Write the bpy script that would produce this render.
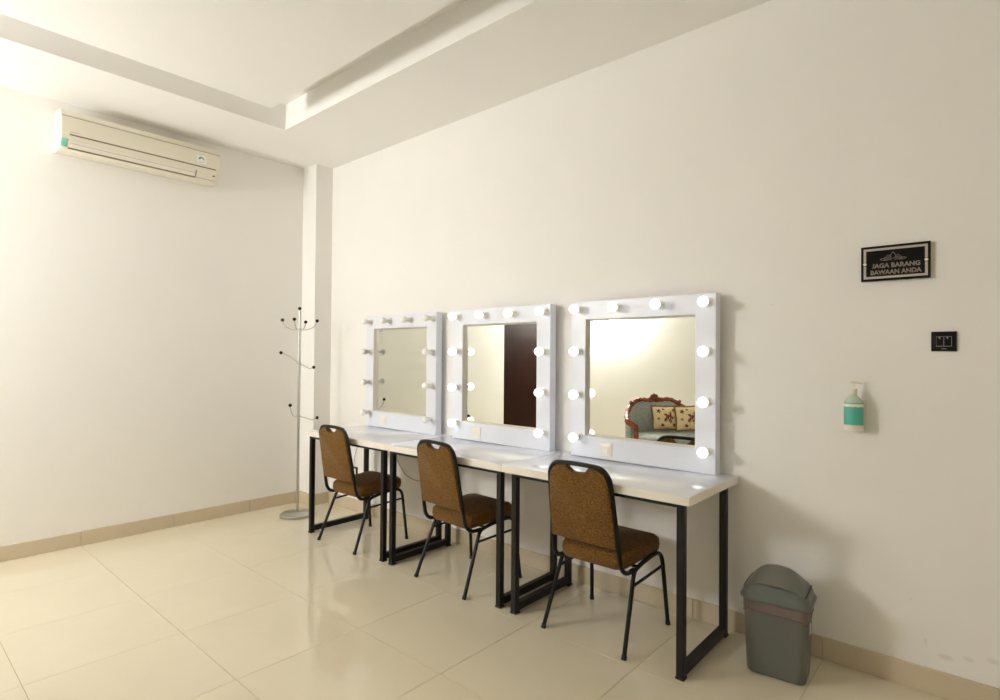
import bpy, bmesh, math, random
from mathutils import Vector, Matrix

random.seed(7)
scene = bpy.context.scene
COL = scene.collection
for o in list(bpy.data.objects):
    bpy.data.objects.remove(o, do_unlink=True)

# ------------------------------------------------------------------ camera
def camera():
    yaw, pitch, roll = math.radians(131.17129), math.radians(0.70376), math.radians(0.44958)
    f = Vector((math.cos(pitch) * math.cos(yaw), math.cos(pitch) * math.sin(yaw), math.sin(pitch)))
    rt = Vector((math.sin(yaw), -math.cos(yaw), 0))
    up = rt.cross(f)
    c, s = math.cos(roll), math.sin(roll)
    r2 = c * rt + s * up
    u2 = -s * rt + c * up
    cam = bpy.data.cameras.new('camera')
    cam.sensor_width = 36.0
    cam.lens = 36.0 * 563.7811 / 1000.0
    cam.clip_start = 0.05
    o = bpy.data.objects.new('camera', cam)
    m = Matrix((r2, u2, -f)).transposed().to_4x4()
    m.translation = Vector((4.8607, -2.9093, 1.3571))
    o.matrix_world = m
    COL.objects.link(o)
    scene.camera = o
camera()

# ------------------------------------------------------------------ world, light levels, exposure
ADDED_GLOW_STRENGTH = 65.0
ADDED_GLOW_COLOUR = (1.0, 1.0, 0.985)
ADDED_GLOW_AT, ADDED_GLOW_R, ADDED_GLOW_D = (0.70, -4.395, 2.10), 0.34, 0.085   # added glowing disc in place of bounced flash: centre, radius, half depth
BULB_STRENGTH = 2.6
BULB_COLOUR = (0.93, 0.97, 1.0)
world = bpy.data.worlds.new('world')
scene.world = world
world.use_nodes = True
world.node_tree.nodes['Background'].inputs[0].default_value = (1.0, 0.95, 0.88, 1)
world.node_tree.nodes['Background'].inputs[1].default_value = 0.05
vs = scene.view_settings
scene.display_settings.display_device = 'sRGB'
vs.view_transform = 'Standard'
vs.look = 'None'
vs.gamma = 1.0
vs.use_curve_mapping = False
vs.exposure = 0.0
scene.cycles.use_denoising = True
scene.cycles.max_bounces = 14
scene.cycles.diffuse_bounces = 10
scene.cycles.glossy_bounces = 8
scene.cycles.sample_clamp_indirect = 8.0
scene.cycles.caustics_reflective = False
scene.cycles.caustics_refractive = False

# ------------------------------------------------------------------ materials
def srgb(r, g, b):
    def c(v):
        v /= 255.0
        return v / 12.92 if v <= 0.04045 else ((v + 0.055) / 1.055) ** 2.4
    return (c(r), c(g), c(b), 1.0)

def mat(name, col, rough=0.5, metal=0.0, noise=0.0, nscale=20.0, bump=0.0, bscale=200.0, col2=None,
        spec=0.5, trans=0.0, coat=0.0, stretch=None, emis=None, estr=0.0):
    m = bpy.data.materials.new(name)
    m.use_nodes = True
    nt = m.node_tree
    b = nt.nodes['Principled BSDF']
    b.inputs['Base Color'].default_value = col
    b.inputs['Roughness'].default_value = rough
    b.inputs['Metallic'].default_value = metal
    b.inputs['Specular IOR Level'].default_value = spec
    b.inputs['Transmission Weight'].default_value = trans
    b.inputs['Coat Weight'].default_value = coat
    b.inputs['Coat Roughness'].default_value = 0.05
    if emis:
        b.inputs['Emission Color'].default_value = emis
        b.inputs['Emission Strength'].default_value = estr
    tc = nt.nodes.new('ShaderNodeTexCoord')
    src = tc.outputs['Object']
    if stretch:
        mp = nt.nodes.new('ShaderNodeMapping')
        mp.inputs['Scale'].default_value = stretch
        nt.links.new(src, mp.inputs['Vector'])
        src = mp.outputs['Vector']
    if noise or col2:
        n = nt.nodes.new('ShaderNodeTexNoise')
        n.inputs['Scale'].default_value = nscale
        n.inputs['Detail'].default_value = 4
        nt.links.new(src, n.inputs['Vector'])
        r = nt.nodes.new('ShaderNodeValToRGB')
        r.color_ramp.elements[0].position = 0.3
        r.color_ramp.elements[1].position = 0.7
        c2 = col2 if col2 else tuple(col[i] * (1 - noise) for i in range(3)) + (1,)
        r.color_ramp.elements[0].color = c2
        r.color_ramp.elements[1].color = col
        nt.links.new(n.outputs['Fac'], r.inputs['Fac'])
        nt.links.new(r.outputs['Color'], b.inputs['Base Color'])
    if bump:
        n2 = nt.nodes.new('ShaderNodeTexNoise')
        n2.inputs['Scale'].default_value = bscale
        n2.inputs['Detail'].default_value = 3
        nt.links.new(src, n2.inputs['Vector'])
        bp = nt.nodes.new('ShaderNodeBump')
        bp.inputs['Strength'].default_value = bump
        bp.inputs['Distance'].default_value = 0.002
        nt.links.new(n2.outputs['Fac'], bp.inputs['Height'])
        nt.links.new(bp.outputs['Normal'], b.inputs['Normal'])
    return m

WALLCOL = (0.845, 0.83, 0.80, 1)
M = {}
M['wall'] = mat('wall_paint', WALLCOL, 0.75, noise=0.02, nscale=2.5, bump=0.08, bscale=60, spec=0.25)
M['ceiling'] = mat('ceiling_paint', (0.86, 0.85, 0.825, 1), 0.85, noise=0.015, nscale=2, spec=0.2)
M['tile'] = mat('floor_tile', (0.71, 0.64, 0.485, 1), 0.022, noise=0.035, nscale=3.0, spec=0.5)
M['grout'] = mat('grout', (0.48, 0.39, 0.27, 1), 0.8, noise=0.1)
M['skirt'] = mat('skirting_tile', (0.60, 0.515, 0.38, 1), 0.25, noise=0.05, nscale=4, spec=0.4)
M['laminate'] = mat('white_laminate', (0.79, 0.80, 0.86, 1), 0.015, noise=0.01, nscale=5, spec=0.5)
M['laminate_frame'] = mat('white_frame_laminate', (0.77, 0.79, 0.85, 1), 0.32, noise=0.01, nscale=5, spec=0.3)
M['edging'] = mat('cream_edging', (0.80, 0.765, 0.68, 1), 0.35, noise=0.02)
M['black_metal'] = mat('black_powder_coat', (0.0075, 0.007, 0.0065, 1), 0.42, noise=0.2, nscale=30, bump=0.03, bscale=400, spec=0.3)
M['black_plastic'] = mat('black_plastic', (0.007, 0.0065, 0.0065, 1), 0.35, noise=0.1, spec=0.25)
M['rubber'] = mat('black_rubber', (0.01, 0.01, 0.01, 1), 0.6, noise=0.1)
M['cream_plastic'] = mat('cream_plastic', (0.86, 0.82, 0.72, 1), 0.35, noise=0.02)
M['chrome'] = mat('brushed_steel', (0.55, 0.54, 0.52, 1), 0.28, 1.0, noise=0.1, nscale=60)
M['bulb_off'] = mat('bulb_off', (0.93, 0.92, 0.87, 1), 0.25, noise=0.02, spec=0.5)
M['socket'] = mat('bulb_socket', (0.80, 0.78, 0.73, 1), 0.4, noise=0.03)
M['bulb_on'] = mat('bulb_on', (0.9, 0.9, 0.9, 1), 0.3, emis=BULB_COLOUR + (1,), estr=BULB_STRENGTH)
M['ac'] = mat('air_conditioner_plastic', (0.74, 0.70, 0.58, 1), 0.4, noise=0.015, nscale=6)
M['ac_flap'] = mat('air_conditioner_flap', (0.76, 0.71, 0.62, 1), 0.4, noise=0.01)
M['ac_dark'] = mat('air_conditioner_slot', (0.20, 0.17, 0.12, 1), 0.7, noise=0.1)
M['teal_sticker'] = mat('teal_sticker', srgb(110, 200, 175), 0.5, noise=0.03)
M['sticker'] = mat('white_sticker', (0.82, 0.82, 0.78, 1), 0.5, noise=0.02)
M['st_green'] = mat('sticker_green', srgb(120, 165, 90), 0.5, noise=0.03)
M['st_blue'] = mat('sticker_blue', srgb(70, 140, 160), 0.5, noise=0.03)
M['st_yellow'] = mat('sticker_yellow', srgb(205, 185, 90), 0.5, noise=0.03)
M['grey_print'] = mat('grey_print', (0.40, 0.37, 0.33, 1), 0.5, noise=0.05)
M['red_dot'] = mat('red_sticker', srgb(200, 20, 20), 0.5, noise=0.03)
M['bin'] = mat('grey_green_plastic', (0.118, 0.126, 0.110, 1), 0.42, noise=0.05, nscale=8, bump=0.08, bscale=500)
M['bin_lid'] = mat('grey_green_lid_plastic', (0.125, 0.140, 0.125, 1), 0.36, noise=0.05, nscale=8, bump=0.06, bscale=500)
M['bin_flap'] = mat('olive_grey_flap', (0.150, 0.148, 0.120, 1), 0.36, noise=0.05, nscale=8, bump=0.06, bscale=500)
M['silver_print'] = mat('silver_print', (0.52, 0.48, 0.43, 1), 0.35, 0.3, noise=0.1, nscale=40)
M['sign_black'] = mat('black_acrylic', (0.005, 0.0045, 0.004, 1), 0.3, noise=0.05, spec=0.2)
M['letter_grey'] = mat('grey_lettering', (0.27, 0.24, 0.205, 1), 0.4, 0.2, noise=0.25, nscale=60)
M['brass'] = mat('sign_stud', (0.85, 0.80, 0.70, 1), 0.35, 0.2, noise=0.05)
M['door'] = mat('dark_brown_door', (0.026, 0.010, 0.006, 1), 0.4, noise=0.35, nscale=6, stretch=(6, 6, 0.5), spec=0.04)
M['wood'] = mat('red_mahogany', (0.35, 0.072, 0.038, 1), 0.25, noise=0.5, nscale=14, coat=0.1)
M['mirror'] = mat('mirror_silver', (0.885, 0.90, 0.825, 1), 0.004, 1.0)
M['cable_grey'] = mat('grey_cable', (0.42, 0.38, 0.30, 1), 0.5, noise=0.05)
M['gel'] = mat('teal_gel', (0.08, 0.42, 0.33, 1), 0.3, noise=0.06, nscale=30)
M['clear_plastic'] = mat('pale_plastic', (0.50, 0.60, 0.50, 1), 0.2, noise=0.04)
M['white_plastic'] = mat('white_plastic', (0.78, 0.73, 0.62, 1), 0.35, noise=0.03)
M['lamp_cord'] = mat('lamp_cord', (0.05, 0.05, 0.05, 1), 0.5, noise=0.05)
M['lantern'] = mat('lit_opal_glass', (0.9, 0.88, 0.82, 1), 0.8, emis=ADDED_GLOW_COLOUR + (1,), estr=ADDED_GLOW_STRENGTH)  # emission of the added disc that supplies the main light
M['lantern_rib'] = mat('lantern_wire', (0.35, 0.3, 0.22, 1), 0.5, noise=0.1)

def fabric_mat(name, c1, c2, c3, scale, bump):
    m = bpy.data.materials.new(name); m.use_nodes = True
    nt = m.node_tree; b = nt.nodes['Principled BSDF']
    b.inputs['Roughness'].default_value = 0.85
    b.inputs['Specular IOR Level'].default_value = 0.2
    b.inputs['Sheen Weight'].default_value = 0.08
    tc = nt.nodes.new('ShaderNodeTexCoord')
    mp = nt.nodes.new('ShaderNodeMapping'); mp.inputs['Scale'].default_value = (1.0, 1.0, 1.7)
    nt.links.new(tc.outputs['Object'], mp.inputs['Vector'])
    v = nt.nodes.new('ShaderNodeTexVoronoi'); v.inputs['Scale'].default_value = scale
    n = nt.nodes.new('ShaderNodeTexNoise'); n.inputs['Scale'].default_value = scale * 0.6; n.inputs['Detail'].default_value = 5
    for t in (v, n): nt.links.new(mp.outputs['Vector'], t.inputs['Vector'])
    r = nt.nodes.new('ShaderNodeValToRGB')
    r.color_ramp.elements[0].position = 0.32; r.color_ramp.elements[0].color = c1
    r.color_ramp.elements[1].position = 0.70; r.color_ramp.elements[1].color = c3
    e = r.color_ramp.elements.new(0.5); e.color = c2
    nt.links.new(n.outputs['Fac'], r.inputs['Fac'])
    nt.links.new(r.outputs['Color'], b.inputs['Base Color'])
    bp = nt.nodes.new('ShaderNodeBump'); bp.inputs['Strength'].default_value = bump; bp.inputs['Distance'].default_value = 0.002
    nt.links.new(v.outputs['Distance'], bp.inputs['Height'])
    nt.links.new(bp.outputs['Normal'], b.inputs['Normal'])
    return m
M['chair_fabric'] = fabric_mat('brown_weave', (0.062, 0.030, 0.008, 1), (0.138, 0.065, 0.011, 1), (0.21, 0.104, 0.020, 1), 170, 0.6)
M['sofa_fabric'] = fabric_mat('blue_grey_damask', (0.36, 0.41, 0.40, 1), (0.42, 0.47, 0.45, 1), (0.54, 0.55, 0.49, 1), 42, 0.3)

def cushion_mat():
    m = bpy.data.materials.new('floral_cushion_cloth'); m.use_nodes = True
    nt = m.node_tree; b = nt.nodes['Principled BSDF']
    b.inputs['Roughness'].default_value = 0.9
    L = nt.links.new
    tc = nt.nodes.new('ShaderNodeTexCoord')
    nz = nt.nodes.new('ShaderNodeTexNoise'); nz.inputs['Scale'].default_value = 26; nz.inputs['Detail'].default_value = 3
    L(tc.outputs['Object'], nz.inputs['Vector'])
    sep = nt.nodes.new('ShaderNodeSeparateXYZ'); L(tc.outputs['Object'], sep.inputs[0])
    def math_(op, a, b_=None):
        n = nt.nodes.new('ShaderNodeMath'); n.operation = op
        for i, v in enumerate((a, b_)):
            if v is None: continue
            if isinstance(v, (int, float)): n.inputs[i].default_value = v
            else: L(v, n.inputs[i])
        return n.outputs[0]
    def flower(cx, cz, rad):
        dx = math_('SUBTRACT', sep.outputs[0], cx); dz = math_('SUBTRACT', sep.outputs[2], cz)
        r = math_('SQRT', math_('ADD', math_('MULTIPLY', dx, dx), math_('MULTIPLY', dz, dz)))
        a = math_('ARCTAN2', dz, dx)
        pet = math_('MULTIPLY', math_('ADD', math_('MULTIPLY', math_('COSINE', math_('MULTIPLY', a, 5.0)), 0.28), 0.8), rad)
        rr = math_('ADD', r, math_('MULTIPLY', math_('SUBTRACT', nz.outputs['Fac'], 0.5), rad * 0.9))
        return math_('LESS_THAN', rr, pet)
    f = flower(0.03, 0.0, 0.072)
    for c in ((-0.09, 0.075, 0.026), (0.1, -0.09, 0.026), (-0.05, -0.09, 0.024), (0.1, 0.09, 0.022), (-0.10, -0.02, 0.018), (-0.03, 0.10, 0.018)):
        f = math_('MAXIMUM', f, flower(*c))
    nz2 = nt.nodes.new('ShaderNodeTexNoise'); nz2.inputs['Scale'].default_value = 60
    L(tc.outputs['Object'], nz2.inputs['Vector'])
    f = math_('MULTIPLY', f, math_('GREATER_THAN', nz2.outputs['Fac'], 0.43))
    mix = nt.nodes.new('ShaderNodeMix'); mix.data_type = 'RGBA'
    mix.inputs[6].default_value = (0.84, 0.68, 0.42, 1); mix.inputs[7].default_value = (0.16, 0.035, 0.028, 1)
    L(f, mix.inputs[0]); L(mix.outputs[2], b.inputs['Base Color'])
    return m
M['cushion'] = cushion_mat()
M['fringe'] = mat('brown_fringe', (0.10, 0.035, 0.022, 1), 0.9, col2=(0.42, 0.27, 0.15, 1), nscale=90)

def liner_mat():
    m = bpy.data.materials.new('pink_bin_liner'); m.use_nodes = True
    nt = m.node_tree; b = nt.nodes['Principled BSDF']
    b.inputs['Base Color'].default_value = (0.36, 0.235, 0.22, 1)
    b.inputs['Roughness'].default_value = 0.3
    b.inputs['Alpha'].default_value = 0.42
    tc = nt.nodes.new('ShaderNodeTexCoord'); n = nt.nodes.new('ShaderNodeTexNoise')
    n.inputs['Scale'].default_value = 40; n.inputs['Detail'].default_value = 4
    nt.links.new(tc.outputs['Object'], n.inputs['Vector'])
    bp = nt.nodes.new('ShaderNodeBump'); bp.inputs['Strength'].default_value = 0.6; bp.inputs['Distance'].default_value = 0.004
    nt.links.new(n.outputs['Fac'], bp.inputs['Height']); nt.links.new(bp.outputs['Normal'], b.inputs['Normal'])
    return m
M['liner'] = liner_mat()

def smudged_wall():
    m = M['wall'].copy(); m.name = 'wall_paint_with_smudges'
    nt = m.node_tree; b = nt.nodes['Principled BSDF']; L = nt.links.new
    src = b.inputs['Base Color'].links[0].from_socket
    tc = nt.nodes.new('ShaderNodeTexCoord'); sep = nt.nodes.new('ShaderNodeSeparateXYZ'); L(tc.outputs['Object'], sep.inputs[0])
    nz = nt.nodes.new('ShaderNodeTexNoise'); nz.inputs['Scale'].default_value = 45; L(tc.outputs['Object'], nz.inputs['Vector'])
    def m_(op, a, c=None):
        n = nt.nodes.new('ShaderNodeMath'); n.operation = op
        for i, v in enumerate((a, c)):
            if v is None: continue
            if isinstance(v, (int, float)): n.inputs[i].default_value = v
            else: L(v, n.inputs[i])
        return n.outputs[0]
    tot = None
    for (cx, cz, rx, rz) in ((4.715, 0.16, 0.03, 0.016), (4.785, 0.178, 0.022, 0.012), (4.862, 0.195, 0.028, 0.014), (4.27, 0.45, 0.006, 0.004), (4.60, 0.36, 0.006, 0.005), (4.06, 1.62, 0.006, 0.005), (4.65, 0.2, 0.006, 0.02)):
        dx = m_('DIVIDE', m_('SUBTRACT', sep.outputs[0], cx), rx); dz = m_('DIVIDE', m_('SUBTRACT', sep.outputs[2], cz), rz)
        r = m_('ADD', m_('MULTIPLY', dx, dx), m_('MULTIPLY', dz, dz))
        g = m_('MAXIMUM', m_('SUBTRACT', 1.0, r), 0.0)
        tot = g if tot is None else m_('ADD', tot, g)
    fac = m_('MULTIPLY', m_('MULTIPLY', tot, nz.outputs['Fac']), 0.45)
    mix = nt.nodes.new('ShaderNodeMix'); mix.data_type = 'RGBA'
    L(fac, mix.inputs[0]); L(src, mix.inputs[6]); mix.inputs[7].default_value = (0.42, 0.35, 0.25, 1)
    L(mix.outputs[2], b.inputs['Base Color'])
    return m
M['wall_smudged'] = smudged_wall()

# ------------------------------------------------------------------ mesh helpers
def BM():
    return bmesh.new()

def finish(bm, angle=35):
    bmesh.ops.recalc_face_normals(bm, faces=bm.faces)
    lim = math.radians(angle)
    for f in bm.faces: f.smooth = True
    for e in bm.edges:
        if len(e.link_faces) == 2:
            if e.calc_face_angle(0) > lim: e.smooth = False
        else: e.smooth = False

def obj(name, bm, material, parent=None, loc=None, rot=None, angle=35):
    finish(bm, angle)
    me = bpy.data.meshes.new(name)
    bm.to_mesh(me); bm.free()
    me.materials.append(M[material])
    o = bpy.data.objects.new(name, me)
    COL.objects.link(o)
    if parent: o.parent = parent
    if loc: o.location = loc
    if rot: o.rotation_euler = rot
    return o

def tag(o, label, cat, group=None, kind=None):
    o['label'] = label; o['category'] = cat
    if group: o['group'] = group
    if kind: o['kind'] = kind
    return o

def thing(name, label, cat, loc=(0, 0, 0), rotz=0.0, group=None):
    o = bpy.data.objects.new(name, None)
    o.empty_display_size = 0.1
    COL.objects.link(o)
    o.location = loc; o.rotation_euler = (0, 0, rotz)
    return tag(o, label, cat, group)

def dup(root, loc=None, label=None):
    r = root.copy(); COL.objects.link(r)
    if loc: r.location = loc
    if label: r['label'] = label
    for ch in list(root.children):
        c = ch.copy(); COL.objects.link(c); c.parent = r
        for g in list(ch.children):
            d = g.copy(); COL.objects.link(d); d.parent = c
    return r

def box(bm, x0, x1, y0, y1, z0, z1, bev=0.0, seg=2):
    v = [bm.verts.new((x, y, z)) for x in (x0, x1) for y in (y0, y1) for z in (z0, z1)]
    F = [(0, 1, 3, 2), (4, 6, 7, 5), (0, 4, 5, 1), (2, 3, 7, 6), (0, 2, 6, 4), (1, 5, 7, 3)]
    fs = [bm.faces.new([v[i] for i in f]) for f in F]
    if bev:
        es = list({e for f in fs for e in f.edges})
        bmesh.ops.bevel(bm, geom=es, offset=bev, segments=seg, affect='EDGES', profile=0.5)
    return bm

def catmull(pts, k=6, closed=False):
    P = [Vector(p) for p in pts]
    n = len(P); out = []
    rng = range(n) if closed else range(n - 1)
    for i in rng:
        if closed: a, b, c, d = P[(i - 1) % n], P[i], P[(i + 1) % n], P[(i + 2) % n]
        else: a, b, c, d = P[max(i - 1, 0)], P[i], P[i + 1], P[min(i + 2, n - 1)]
        for j in range(k):
            t = j / k
            out.append(0.5 * ((2 * b) + (c - a) * t + (2 * a - 5 * b + 4 * c - d) * t * t + (3 * b - a - 3 * c + d) * t ** 3))
    if not closed: out.append(P[-1])
    return out

def tube(bm, pts, r, n=10, caps=True, closed=False, flat=1.0):
    P = [Vector(p) for p in pts]
    m = len(P)
    R = r if isinstance(r, (list, tuple)) else [r] * m
    rings = []
    up = None
    for i in range(m):
        if closed: t = (P[(i + 1) % m] - P[i - 1]).normalized()
        else: t = (P[min(i + 1, m - 1)] - P[max(i - 1, 0)]).normalized()
        if up is None:
            up = Vector((0, 0, 1)) if abs(t.z) < 0.9 else Vector((0, 1, 0))
        up = (up - t * up.dot(t))
        up.normalize()
        s = t.cross(up)
        rings.append([bm.verts.new(P[i] + (up * math.cos(2 * math.pi * k / n) * flat + s * math.sin(2 * math.pi * k / n)) * R[i]) for k in range(n)])
    for i in range(m if closed else m - 1):
        a, b = rings[i], rings[(i + 1) % m]
        for k in range(n):
            bm.faces.new((a[k], a[(k + 1) % n], b[(k + 1) % n], b[k]))
    if caps and not closed:
        bm.faces.new(list(reversed(rings[0]))); bm.faces.new(rings[-1])
    return bm

def loft(bm, rings, close_ends=True, wrap=True):
    V = [[bm.verts.new(p) for p in ring] for ring in rings]
    n = len(V[0])
    for a, b in zip(V[:-1], V[1:]):
        for k in range(n if wrap else n - 1):
            bm.faces.new((a[k], a[(k + 1) % n], b[(k + 1) % n], b[k]))
    if close_ends:
        bm.faces.new(list(reversed(V[0]))); bm.faces.new(V[-1])
    return bm

def rrect(hw, hd, r, z, n=6, cx=0.0, cy=0.0):
    out = []
    for (sx, sy, a0) in ((1, 1, 0), (-1, 1, 90), (-1, -1, 180), (1, -1, 270)):
        for k in range(n + 1):
            a = math.radians(a0 + 90 * k / n)
            out.append((cx + sx * (hw - r) + r * math.cos(a), cy + sy * (hd - r) + r * math.sin(a), z))
    return out

def lathe(bm, prof, n=20, cx=0, cy=0, cz=0, axis='Z', sx=1.0, sy=1.0):
    rings = []
    for (r, h) in prof:
        ring = []
        for k in range(n):
            a = 2 * math.pi * k / n
            c, s = r * math.cos(a) * sx, r * math.sin(a) * sy
            if axis == 'Z': ring.append((cx + c, cy + s, cz + h))
            elif axis == 'Y': ring.append((cx + c, cy - h, cz + s))
            else: ring.append((cx + h, cy + c, cz + s))
        rings.append(ring)
    return loft(bm, rings)

def sphere(bm, c, r, u=16, v=10, sx=1, sy=1, sz=1):
    m = Matrix.Translation(c) @ Matrix.Diagonal((sx, sy, sz, 1))
    bmesh.ops.create_uvsphere(bm, u_segments=u, v_segments=v, radius=r, matrix=m)
    return bm

def prism(bm, poly, off, bev=0.0, seg=2):
    """poly: list of 3D points of a flat outline, extruded by the vector off"""
    a = [bm.verts.new(p) for p in poly]
    b = [bm.verts.new(Vector(p) + Vector(off)) for p in poly]
    n = len(a)
    f1 = bm.faces.new(a); f2 = bm.faces.new(list(reversed(b)))
    for k in range(n):
        bm.faces.new((a[k], b[k], b[(k + 1) % n], a[(k + 1) % n]))
    if bev:
        es = list(f1.edges) + list(f2.edges)
        bmesh.ops.bevel(bm, geom=es, offset=bev, segments=seg, affect='EDGES', profile=0.5)
    return bm

def text_mesh(body, size, bold=0.0, extrude=0.0004, xs=1.0):
    cu = bpy.data.curves.new('lettering', 'FONT')
    cu.body = body; cu.size = size; cu.align_x = 'CENTER'; cu.extrude = extrude; cu.offset = bold; cu.resolution_u = 3
    to = bpy.data.objects.new('lettering', cu); COL.objects.link(to)
    to.scale = (xs, 1, 1)
    dg = bpy.context.evaluated_depsgraph_get(); dg.update()
    me = bpy.data.meshes.new_from_object(to.evaluated_get(dg))
    bm = bmesh.new(); bm.from_mesh(me)
    for v in bm.verts: v.co.x *= xs
    bpy.data.objects.remove(to, do_unlink=True); bpy.data.meshes.remove(me)
    return bm

# ------------------------------------------------------------------ the room
RX, RY, RZ = 6.6, -4.5, 3.102           # room length, far wall, soffit height
TX, TY, TS = 0.0779, -0.042, 0.6          # tile grid

bm = BM(); box(bm, -0.12, RX + 0.12, RY - 0.12, 0.12, -0.15, -0.0022)
floor = tag(obj('floor', bm, 'grout'), 'glossy cream tiled floor of the room', 'floor', kind='structure')
def cuts(lo, hi, t0):
    k = math.ceil((lo - t0) / TS - 1e-6)
    c = [lo]
    while t0 + k * TS < hi - 1e-6:
        if t0 + k * TS > lo + 1e-6: c.append(t0 + k * TS)
        k += 1
    return c + [hi]
tile_cache = {}
def tile_mesh(w, d, matname):
    key = (round(w, 3), round(d, 3), matname)
    if key not in tile_cache:
        b = BM(); g = 0.0009
        c = 0.0007
        loft(b, [[(sx * (w / 2 - g - e), sy * (d / 2 - g - e), z) for sx, sy in ((1, 1), (-1, 1), (-1, -1), (1, -1))]
                 for e, z in ((0, -0.006), (0, -c), (c, 0.0))])
        finish(b, 20)
        me = bpy.data.meshes.new('tile'); b.to_mesh(me); b.free(); me.materials.append(M[matname])
        tile_cache[key] = me
    return tile_cache[key]
xc, yc = cuts(0.0, RX, TX), cuts(RY, 0.0, TY)
for i in range(len(xc) - 1):
    for j in range(len(yc) - 1):
        w, d = xc[i + 1] - xc[i], yc[j + 1] - yc[j]
        o = bpy.data.objects.new('tile', tile_mesh(w, d, 'tile'))
        COL.objects.link(o); o.parent = floor
        o.location = ((xc[i] + xc[i + 1]) / 2, (yc[j] + yc[j + 1]) / 2, 0)

# walls
bm = BM(); box(bm, -0.12, RX + 0.12, 0.0, 0.12, -0.002, 3.42)
wall_back = tag(obj('wall_back', bm, 'wall_smudged'), 'long cream painted wall behind the vanity mirrors', 'wall', kind='structure')
bm = BM(); box(bm, 0.0, 0.2268, -0.1691, 0.0, 0.0, RZ)
obj('pillar', bm, 'wall', wall_back)
DY0, DY1, DH = -2.852, -3.77, 2.12
bm = BM()
box(bm, -0.12, 0.0, DY0, 0.0, -0.002, 3.42)
box(bm, -0.12, 0.0, RY, DY1, -0.002, 3.42)
box(bm, -0.12, 0.0, DY1, DY0, DH, 3.42)
wall_left = tag(obj('wall_left', bm, 'wall'), 'cream painted wall that carries the air conditioner', 'wall', kind='structure')
bm = BM(); box(bm, -0.12, RX + 0.12, RY - 0.12, RY, -0.002, 3.42)
tag(obj('wall_front', bm, 'wall'), 'cream painted wall behind the carved settee', 'wall', kind='structure')
bm = BM(); box(bm, RX, RX + 0.12, RY, 0.0, -0.002, 3.42)
tag(obj('wall_right', bm, 'wall'), 'plain cream painted end wall', 'wall', kind='structure')

# ceiling: soffit ring, shadow groove, inner panel
SX0, SX1, SY0, SY1 = 0.735, RX - 0.735, -0.742, RY + 0.742
GT = 3.297
bm = BM()
box(bm, 0, RX, SY0, 0, RZ, GT); box(bm, 0, RX, RY, SY1, RZ, GT)
box(bm, 0, SX0, SY1, SY0, RZ, GT); box(bm, SX1, RX, SY1, SY0, RZ, GT)
box(bm, -0.12, RX + 0.12, RY - 0.12, 0.12, GT, 3.42)
ceil = tag(obj('ceiling', bm, 'ceiling'), 'cream soffit ceiling with a recessed shadow groove', 'ceiling', kind='structure')
bm = BM(); box(bm, 1.022, RX - 1.022, RY + 0.997, -0.997, RZ + 0.001, GT)
obj('ceiling_panel', bm, 'ceiling', ceil)

# skirting tiles
def skirting(name, axis, lo, hi, t0, pos, side, label, gap=None):
    root = bpy.data.objects.new(name, None); COL.objects.link(root)
    tag(root, label, 'baseboard', kind='structure')
    c = cuts(lo, hi, t0)
    for a, b in zip(c[:-1], c[1:]):
        if gap and a < gap[1] and b > gap[0]:
            segs = [(a, min(b, gap[0])), (max(a, gap[1]), b)]
        else: segs = [(a, b)]
        for (p, q) in segs:
            if q - p < 0.01: continue
            bb = BM(); g = 0.0012
            if axis == 'x': box(bb, p + g, q - g, min(pos, pos + side * 0.011), max(pos, pos + side * 0.011), 0.0005, 0.1, 0.0015, 1)
            else: box(bb, min(pos, pos + side * 0.011), max(pos, pos + side * 0.011), p + g, q - g, 0.0005, 0.1, 0.0015, 1)
            obj('skirting_tile', bb, 'skirt', root)
skirting('baseboard_left', 'y', RY, -0.1691, TY, 0.0, 1, 'beige tile skirting along the air conditioner wall', (DY1, DY0))
skirting('baseboard_back', 'x', 0.2268, RX, TX, 0.0, -1, 'beige tile skirting along the vanity wall')
skirting('baseboard_front', 'x', 0.011, RX - 0.011, TX, RY, 1, 'beige tile skirting behind the carved settee')
skirting('baseboard_right', 'y', RY, -0.011, TY, RX, -1, 'beige tile skirting along the plain end wall')
# skirting around the pillar
root = bpy.data.objects.new('baseboard_pillar', None); COL.objects.link(root)
tag(root, 'beige tile skirting wrapped around the corner pillar', 'baseboard', kind='structure')
bm = BM(); box(bm, 0.011, 0.2378, -0.1801, -0.1691, 0.0005, 0.1, 0.0015, 1); obj('skirting_tile', bm, 'skirt', root)
bm = BM(); box(bm, 0.2268, 0.2378, -0.1685, -0.0115, 0.0005, 0.1, 0.0015, 1); obj('skirting_tile', bm, 'skirt', root)

# door in the left wall (seen in the middle mirror)
bm = BM(); box(bm, -0.05, -0.004, DY1 + 0.004, DY0 - 0.004, 0.005, DH - 0.004, 0.003, 1)
door = tag(obj('door_1', bm, 'door'), 'dark brown wooden door in the air conditioner wall', 'door', kind='structure')
bm = BM(); tube(bm, catmull([(-0.004, DY1 + 0.07, 1.0), (0.04, DY1 + 0.07, 1.0), (0.05, DY1 + 0.09, 1.0), (0.05, DY1 + 0.18, 1.0)], 4), 0.009)
obj('door_handle', bm, 'chrome', door)

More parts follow.
